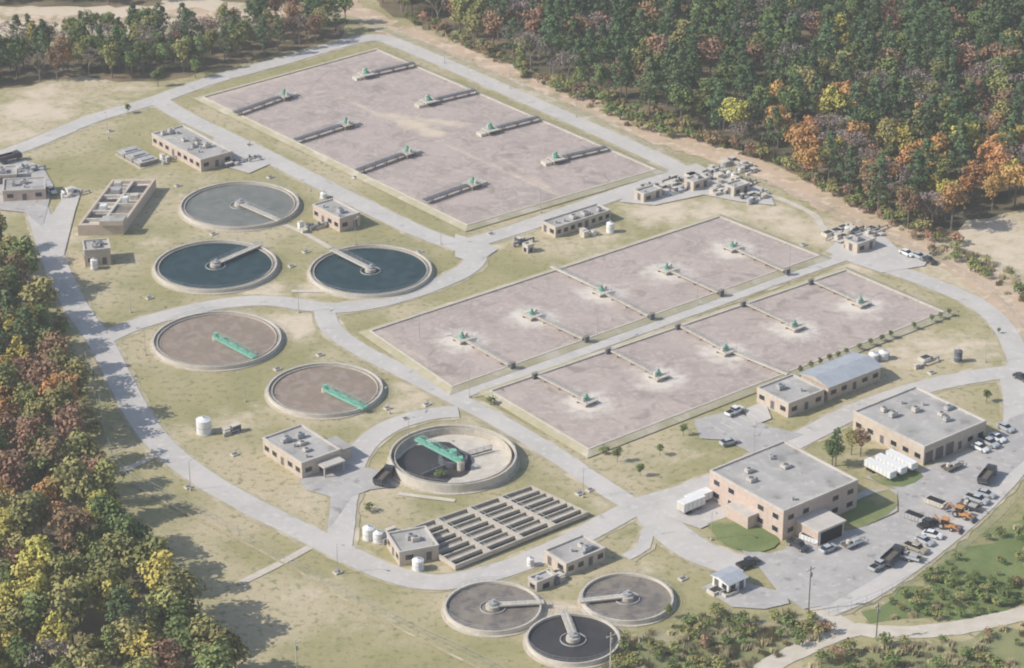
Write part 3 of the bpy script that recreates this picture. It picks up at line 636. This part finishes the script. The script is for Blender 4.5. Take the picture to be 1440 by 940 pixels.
# ------------------------------------------------------------------ poles and fences
def lamp(px,h=9):
    p=P(*px); b=MB(); b.cyl(0,0,.28,0,.5,'conc',8); b.beam((0,0,.4),(0,0,h),.13,'steel',.08,n=6); b.beam((0,0,h),(1.4,0,h+.3),.07,'steel'); b.box(1.2,2.0,-.18,.18,h+.22,h+.38,'steel'); b.obj('street_lamp',(p.x,p.y,0),R.random()*6)
for px in [(184,440),(548,582),(717,125),(810,165),(625,90),(152,195),(392,270),(500,345),(205,500),(345,565),(420,440),(268,690),(475,808),(820,700),(1110,380),(980,430),(840,480),(1290,440),(620,345),(760,300),(1000,760),(660,560),(575,625),(1060,640),(1385,510),(590,480)]: lamp(px,7.5)
def upole(px,h=11,mt='wood'):
    p=P(*px); b=MB(); b.beam((0,0,0),(0,0,h),.2,mt,.14,n=8); b.beam((-1.2,0,h-.8),(1.2,0,h-.8),.1,mt)
    for x in (-1.1,0,1.1): b.cyl(x,0,.06,h-.7,h-.4,'white',6)
    b.cyl(.3,.1,.3,h-2.6,h-1.6,'steel',10); b.obj('utility_pole',(p.x,p.y,0),ua)
upole((1137,860)); upole((858,955),11,'concw'); upole((418,965),11,'concw'); upole((1232,900),9)
def fence(pts,h=2.0,sp=3.5,mt='steel'):
    c=spline(pp(pts),step=sp); b=MB()
    for i,p in enumerate(c):
        b.beam(p,p+Vector((0,0,h)),.07,mt)
        if i:
            for hh in (.1,h*.5,h): b.beam(c[i-1]+Vector((0,0,hh)),p+Vector((0,0,hh)),.045,mt)
    b.obj('chain_link_fence')
fence([(118,500),(138,560),(150,620),(175,668),(235,700),(320,745),(400,790),(470,830),(560,878),(640,915),(700,945),(760,975)])
fence([(545,48),(640,84),(760,136),(850,176),(940,220),(1010,240),(1100,270),(1200,315),(1290,355),(1370,398),(1420,440),(1450,500)])
fence([(1165,868),(1240,840),(1330,790),(1400,735),(1450,680)])
strip('drain_channel',pp([(185,680),(240,712),(330,758),(410,800),(480,842),(560,885),(640,925),(720,965)]),.7,'verge',nz(),.15)

# ------------------------------------------------------------------ trees
def leaf(b,pos,nrm,size,mt,rr):
    nrm=nrm.normalized(); a=nrm.orthogonal().normalized(); c=nrm.cross(a); t=rr.random()*6.28
    x=(a*math.cos(t)+c*math.sin(t)); y=nrm.cross(x); s1=size*rr.uniform(.55,1.15)/2; s2=size*rr.uniform(.4,.9)/2
    b.face([pos-x*s1-y*s2*.6,pos+x*s1*.5-y*s2,pos+x*s1+y*s2*.5,pos-x*s1*.4+y*s2],mt)
def rdir(rr):
    while 1:
        v=Vector((rr.uniform(-1,1),rr.uniform(-1,1),rr.uniform(-1,1)))
        if .05<v.length<1: return v.normalized()
def clump(b,c,r,n,size,mt,rr,flat=.8):
    for i in range(n):
        d=rdir(rr); 
        if d.z<-.3 and rr.random()<.6: d.z=-d.z
        q=c+Vector((d.x,d.y,d.z*flat))*r*rr.uniform(.55,1.1); leaf(b,q,d+rdir(rr)*.7+Vector((0,0,.25)),size,mt,rr)
def decid(mt,seed,dens=1):
    rr=random.Random(seed); b=MB(); b.beam((0,0,-.2),(0,0,6),.38,'bark',.2,n=7); b.beam((0,0,6),(.3,.2,10),.2,'bark',.06,n=5)
    n=17
    for i in range(n):
        d=rdir(rr); k=rr.uniform(.45,.95); c=Vector((d.x*3.0*k,d.y*3.0*k,8.0+d.z*3.6*k)); r=rr.uniform(1.2,2.0)
        b.beam((0,0,min(c.z-1.5,rr.uniform(3.5,6.5))),c,.13,'bark',.04,n=4)
        clump(b,c,r,int(56*dens),.76,mt,rr)
    return b
def pine(mt,seed):
    rr=random.Random(seed); b=MB(); b.beam((0,0,-.2),(0,0,14.8),.32,'bark',.05,n=7)
    for i in range(24):
        z=5+9.8*(i/23); e_=(15.6-z)/10; rad=3.3*min(1,e_*1.6)*rr.uniform(.35,.95); t=i*2.4+rr.random()
        c=Vector((rad*math.cos(t),rad*math.sin(t),z)); b.beam((0,0,z-.6),c,.08,'bark',.03,n=4); clump(b,c,rr.uniform(.9,1.4)*(.6+.45*min(1,e_*1.5)),32,.72,mt,rr,.7)
    return b
def bare(mt,seed):
    rr=random.Random(seed); b=MB()
    def br(p,d,l,w,lv):
        q=p+d*l; b.beam(p,q,w,mt,w*.6,n=4)
        if lv==0:
            for i in range(5): leaf(b,q+rdir(rr)*.6,rdir(rr),.5,mt,rr)
            return
        for i in range(3): br(q,(d+rdir(rr)*.75+Vector((0,0,.1))).normalized(),l*.68,w*.55,lv-1)
    br(Vector((0,0,-.2)),Vector((0,0,1)),4.2,.3,4); return b
def shrub(mt,seed):
    rr=random.Random(seed); b=MB()
    for i in range(6):
        d=rdir(rr); c=Vector((d.x*.8,d.y*.8,.8+abs(d.z)*.5)); b.beam((0,0,0),c,.05,'bark',.02); clump(b,c,rr.uniform(.5,.8),24,.42,mt,rr)
    return b
def grasst(mt,seed):
    rr=random.Random(seed); b=MB()
    for i in range(60):
        t=rr.random()*6.28; r=rr.random()*.9; p=Vector((r*math.cos(t),r*math.sin(t),0)); q=p+Vector((rr.uniform(-.4,.4),rr.uniform(-.4,.4),rr.uniform(.5,1.2))); w=Vector((.12,.05,0)); b.face([p-w,p+w,q],mt)
    return b
proto={}
def prot(k,b,nm): me_o=b.obj(nm); me=me_o.data; bpy.data.objects.remove(me_o); proto.setdefault(k,[]).append((nm,me))
for sd in range(3): prot('pine',pine(LF['pine'],10+sd),'pine_tree')
for k in ('green','gold','orange','rust','olive'):
    for sd in range(3): prot(k,decid(LF[k],30+sd*3+len(k)*11,1 if k!='rust' else .75),'deciduous_tree')
for sd in range(2): prot('bare',bare(LF['bare'],50+sd),'bare_tree')
for k in ('green','olive','rust'): prot('s'+k,shrub(LF[k],60+len(k)),'shrub')
M['straw']=mat('straw_grass',(.46,.40,.25),(.36,.31,.18),1,rand=.2)
prot('tuft',grasst(M['straw'],5),'grass_tuft')
def single(k,px,s,nm=None,i=None):
    n_,me=R.choice(proto[k]) if i is None else proto[k][i]; p=P(*px); o=bpy.data.objects.new(nm or n_,me); o.location=p; o.scale=(s,s,s*R.uniform(.9,1.05)); o.rotation_euler=(0,0,R.random()*6); sc.collection.objects.link(o)
def inside(p,poly):
    c=False; n=len(poly); j=n-1
    for i in range(n):
        a=poly[i]; d=poly[j]
        if (a.y>p.y)!=(d.y>p.y) and p.x<(d.x-a.x)*(p.y-a.y)/(d.y-a.y)+a.x: c=not c
        j=i
    return c
def toimg(p):   # plan metres -> survey sheet coords (for species zoning)
    zz=p.y*CT+HC*ST; yy=-p.y*ST+HC*CT; return 720+F*p.x/zz,470+F*yy/zz
from mathutils import noise as MN
def pick(w):
    t=R.random()*sum(w.values())
    for k,v in w.items():
        t-=v
        if t<=0: return k
    return k
def plant(name,areas):
    groups={}
    for poly,sp,rule,(s0,s1) in areas:
        x0=min(p.x for p in poly);x1=max(p.x for p in poly);y0=min(p.y for p in poly);y1=max(p.y for p in poly)
        y=y0
        while y<y1:
            x=x0
            while x<x1:
                p=Vector((x+R.uniform(-.45,.45)*sp,y+R.uniform(-.45,.45)*sp,0)); x+=sp
                if not inside(p,poly): continue
                u,v=toimg(p); w=rule(u,v,p)
                if not w: continue
                k=pick(w); i=R.randrange(len(proto[k])); groups.setdefault((k,i),[]).append((p,R.uniform(s0,s1)))
            y+=sp
    e=empty(name); tot=0
    for (k,i),l in groups.items():
        nm,me=proto[k][i]; vs=[];fs=[]
        for p,s in l:
            t=R.random()*6.28; c,sn=math.cos(t)*s/2,math.sin(t)*s/2; b0=len(vs)
            for dx,dy in ((-1,-1),(1,-1),(1,1),(-1,1)): vs.append((p.x+dx*c-dy*sn,p.y+dx*sn+dy*c,0.1))
            fs.append((b0,b0+1,b0+2,b0+3)); tot+=1
        m=bpy.data.meshes.new(nm+'_stand'); m.from_pydata(vs,[],fs); io=bpy.data.objects.new(nm+'_stand',m); sc.collection.objects.link(io); io.parent=e
        io.instance_type='FACES'; io.use_instance_faces_scale=True; io.instance_faces_scale=1; io.show_instancer_for_render=False; io.show_instancer_for_viewport=False
        o=bpy.data.objects.new(nm,me); sc.collection.objects.link(o); o.parent=io
    print(name,tot)
def nz2(p,s=.02,o=0): return MN.noise(Vector((p.x*s+o,p.y*s,o)))
def r_top(u,v,p):
    a=nz2(p,.018); b_=nz2(p,.03,9)
    og=math.exp(-((u-1310)/140)**2-((v-262)/50)**2)+.8*math.exp(-((u-1160)/48)**2-((v-222)/32)**2)
    w={'pine':1.6+max(0,a)*4,'green':1.0,'olive':.4,'bare':.4+max(0,-a)*3.5,'rust':.3+max(0,b_)*1.5,'orange':.01+og*8,'gold':.03+og*2.8}
    if v>305 and u>1180: w['green']+=1.5
    if u<760: w['bare']+=1.2; w['rust']+=.7; w['pine']*=.5; w['olive']+=.6
    return w
def r_left(u,v,p):
    a=nz2(p,.03,3); b_=nz2(p,.035,17)
    w={'pine':.35,'green':1.1,'olive':1.2,'gold':.25+max(0,b_)*2,'orange':.25+max(0,a)*2.5,'rust':.6,'bare':.25}
    if v<560: w['pine']+=1.2; w['green']+=1.4
    elif v<800: w['orange']+=.7; w['rust']+=1.4; w['olive']+=.8
    else: w['gold']+=.9; w['olive']+=1.7; w['green']+=1
    return w
def r_f2(u,v,p):
    return {'pine':1.4,'green':1.4,'olive':.6,'rust':.3+(.9 if u>250 else 0),'orange':.08,'gold':.05,'bare':.4}
def r_scr(u,v,p): return {'sgreen':1.0,'solive':.8,'srust':.12,'tuft':3} if nz2(p,.06)>-.1 or R.random()<.3 else None
def r_bank(u,v,p): return {'sgreen':2.6,'solive':1.2,'srust':.1,'tuft':.8} if nz2(p,.05,4)>-.12 or R.random()<.3 else None
plant('mixed_forest',[(FT,7.4,r_top,(.85,1.35)),(FL,7.6,r_left,(.95,1.4)),(F2,5.8,r_f2,(.75,1.0)),(F3,7,r_f2,(.8,1.1)),(F4,7,r_f2,(.8,1.1))])
E1=pp([(560,24),(760,120),(900,186),(1000,208),(1100,243),(1200,294),(1290,340),(1345,345),(1345,330),(1200,270),(1000,190),(850,140),(700,78),(580,22)])
E2=pp([(1290,350),(1345,372),(1440,430),(1500,440),(1440,395),(1350,345)])
plant('roadside_scrub',[(E1,3.2,lambda u,v,p:{'sgreen':1,'solive':1.2,'srust':.7,'tuft':1},(.8,2.2)),(S1,2.2,r_scr,(.7,1.6)),(S2,2.3,r_bank,(.5,1.3)),(S3,2.5,r_scr,(.7,1.7)),(E2,3.2,r_scr,(.7,1.8)),
  (offset(FL,-3),3.2,lambda u,v,p:{'sgreen':1,'solive':1,'srust':.4,'tuft':.7} if not inside(p,FL) else None,(.6,1.8))])
single('pine',(1175,656),.66); single('green',(1170,656),.62); single('rust',(1210,642),.62); single('olive',(1197,640),.6)
for px,s in (((868,650),.36),((928,641),.27),((900,670),.3),((961,613),.28),((1387,566),.33),((939,870),.3),((1404,470),.15)): single('green',px,s)
for u in (1125,1140,1153,1166,1178,1190,1208,1224,1240,1252,1285,1310,1322,1334): 
    single('green',(u,528-(u-1120)*.385),.21)
for px in ((620,672),(1005,862),(520,720),(690,570),(850,640)): single('sgreen',px,1.2)
for px,s in (((222,122),.55),((180,160),.3),((275,110),.6)): single('green',px,s)

# ------------------------------------------------------------------ light, air, sky, camera
w=bpy.data.worlds.new('World'); sc.world=w; w.use_nodes=True; nt=w.node_tree; bg=nt.nodes['Background']
sk=nt.nodes.new('ShaderNodeTexSky'); sk.sky_type='NISHITA'; sk.sun_disc=False
EL=38; sd=Vector((1,.22,0)).normalized(); ldir=Vector((sd.x*math.cos(math.radians(EL)),sd.y*math.cos(math.radians(EL)),-math.sin(math.radians(EL))))
sk.sun_elevation=math.radians(EL); sk.sun_rotation=math.atan2(-sd.x,-sd.y)%(2*math.pi)
nt.links.new(sk.outputs[0],bg.inputs[0]); bg.inputs[1].default_value=.15
# thin autumn haze: a real scattering layer of air over the whole valley
hz=bpy.data.materials.new('atmospheric_haze'); hz.use_nodes=True; hn=hz.node_tree; hn.nodes.clear()
ho=hn.nodes.new('ShaderNodeOutputMaterial'); hv=hn.nodes.new('ShaderNodeVolumeScatter'); hv.inputs['Color'].default_value=(.98,.97,.95,1); hv.inputs['Density'].default_value=.00017; hv.inputs['Anisotropy'].default_value=.2
hn.links.new(hv.outputs[0],ho.inputs['Volume']); M['haze']=hz
b=MB(); b.box(-5500,5500,-1400,8500,-2,420,'haze'); b.obj('sky_haze')
sl=bpy.data.lights.new('sun','SUN'); sl.energy=5; sl.angle=math.radians(.5); sl.color=(1,.955,.88)
so=bpy.data.objects.new('sun',sl); so.rotation_euler=ldir.to_track_quat('-Z','Y').to_euler(); so.location=(0,600,200); sc.collection.objects.link(so)
cam=bpy.data.cameras.new('camera'); cam.sensor_width=36; cam.lens=36*F/1440; cam.clip_start=1; cam.clip_end=20000
cam.dof.use_dof=True; cam.dof.focus_distance=100; cam.dof.aperture_fstop=1.5
co_=bpy.data.objects.new('camera',cam); co_.location=(0,0,HC); co_.rotation_euler=(math.pi/2-TH,0,0); sc.collection.objects.link(co_); sc.camera=co_
sc.view_settings.view_transform='Standard'; sc.view_settings.look='None'; sc.view_settings.exposure=0
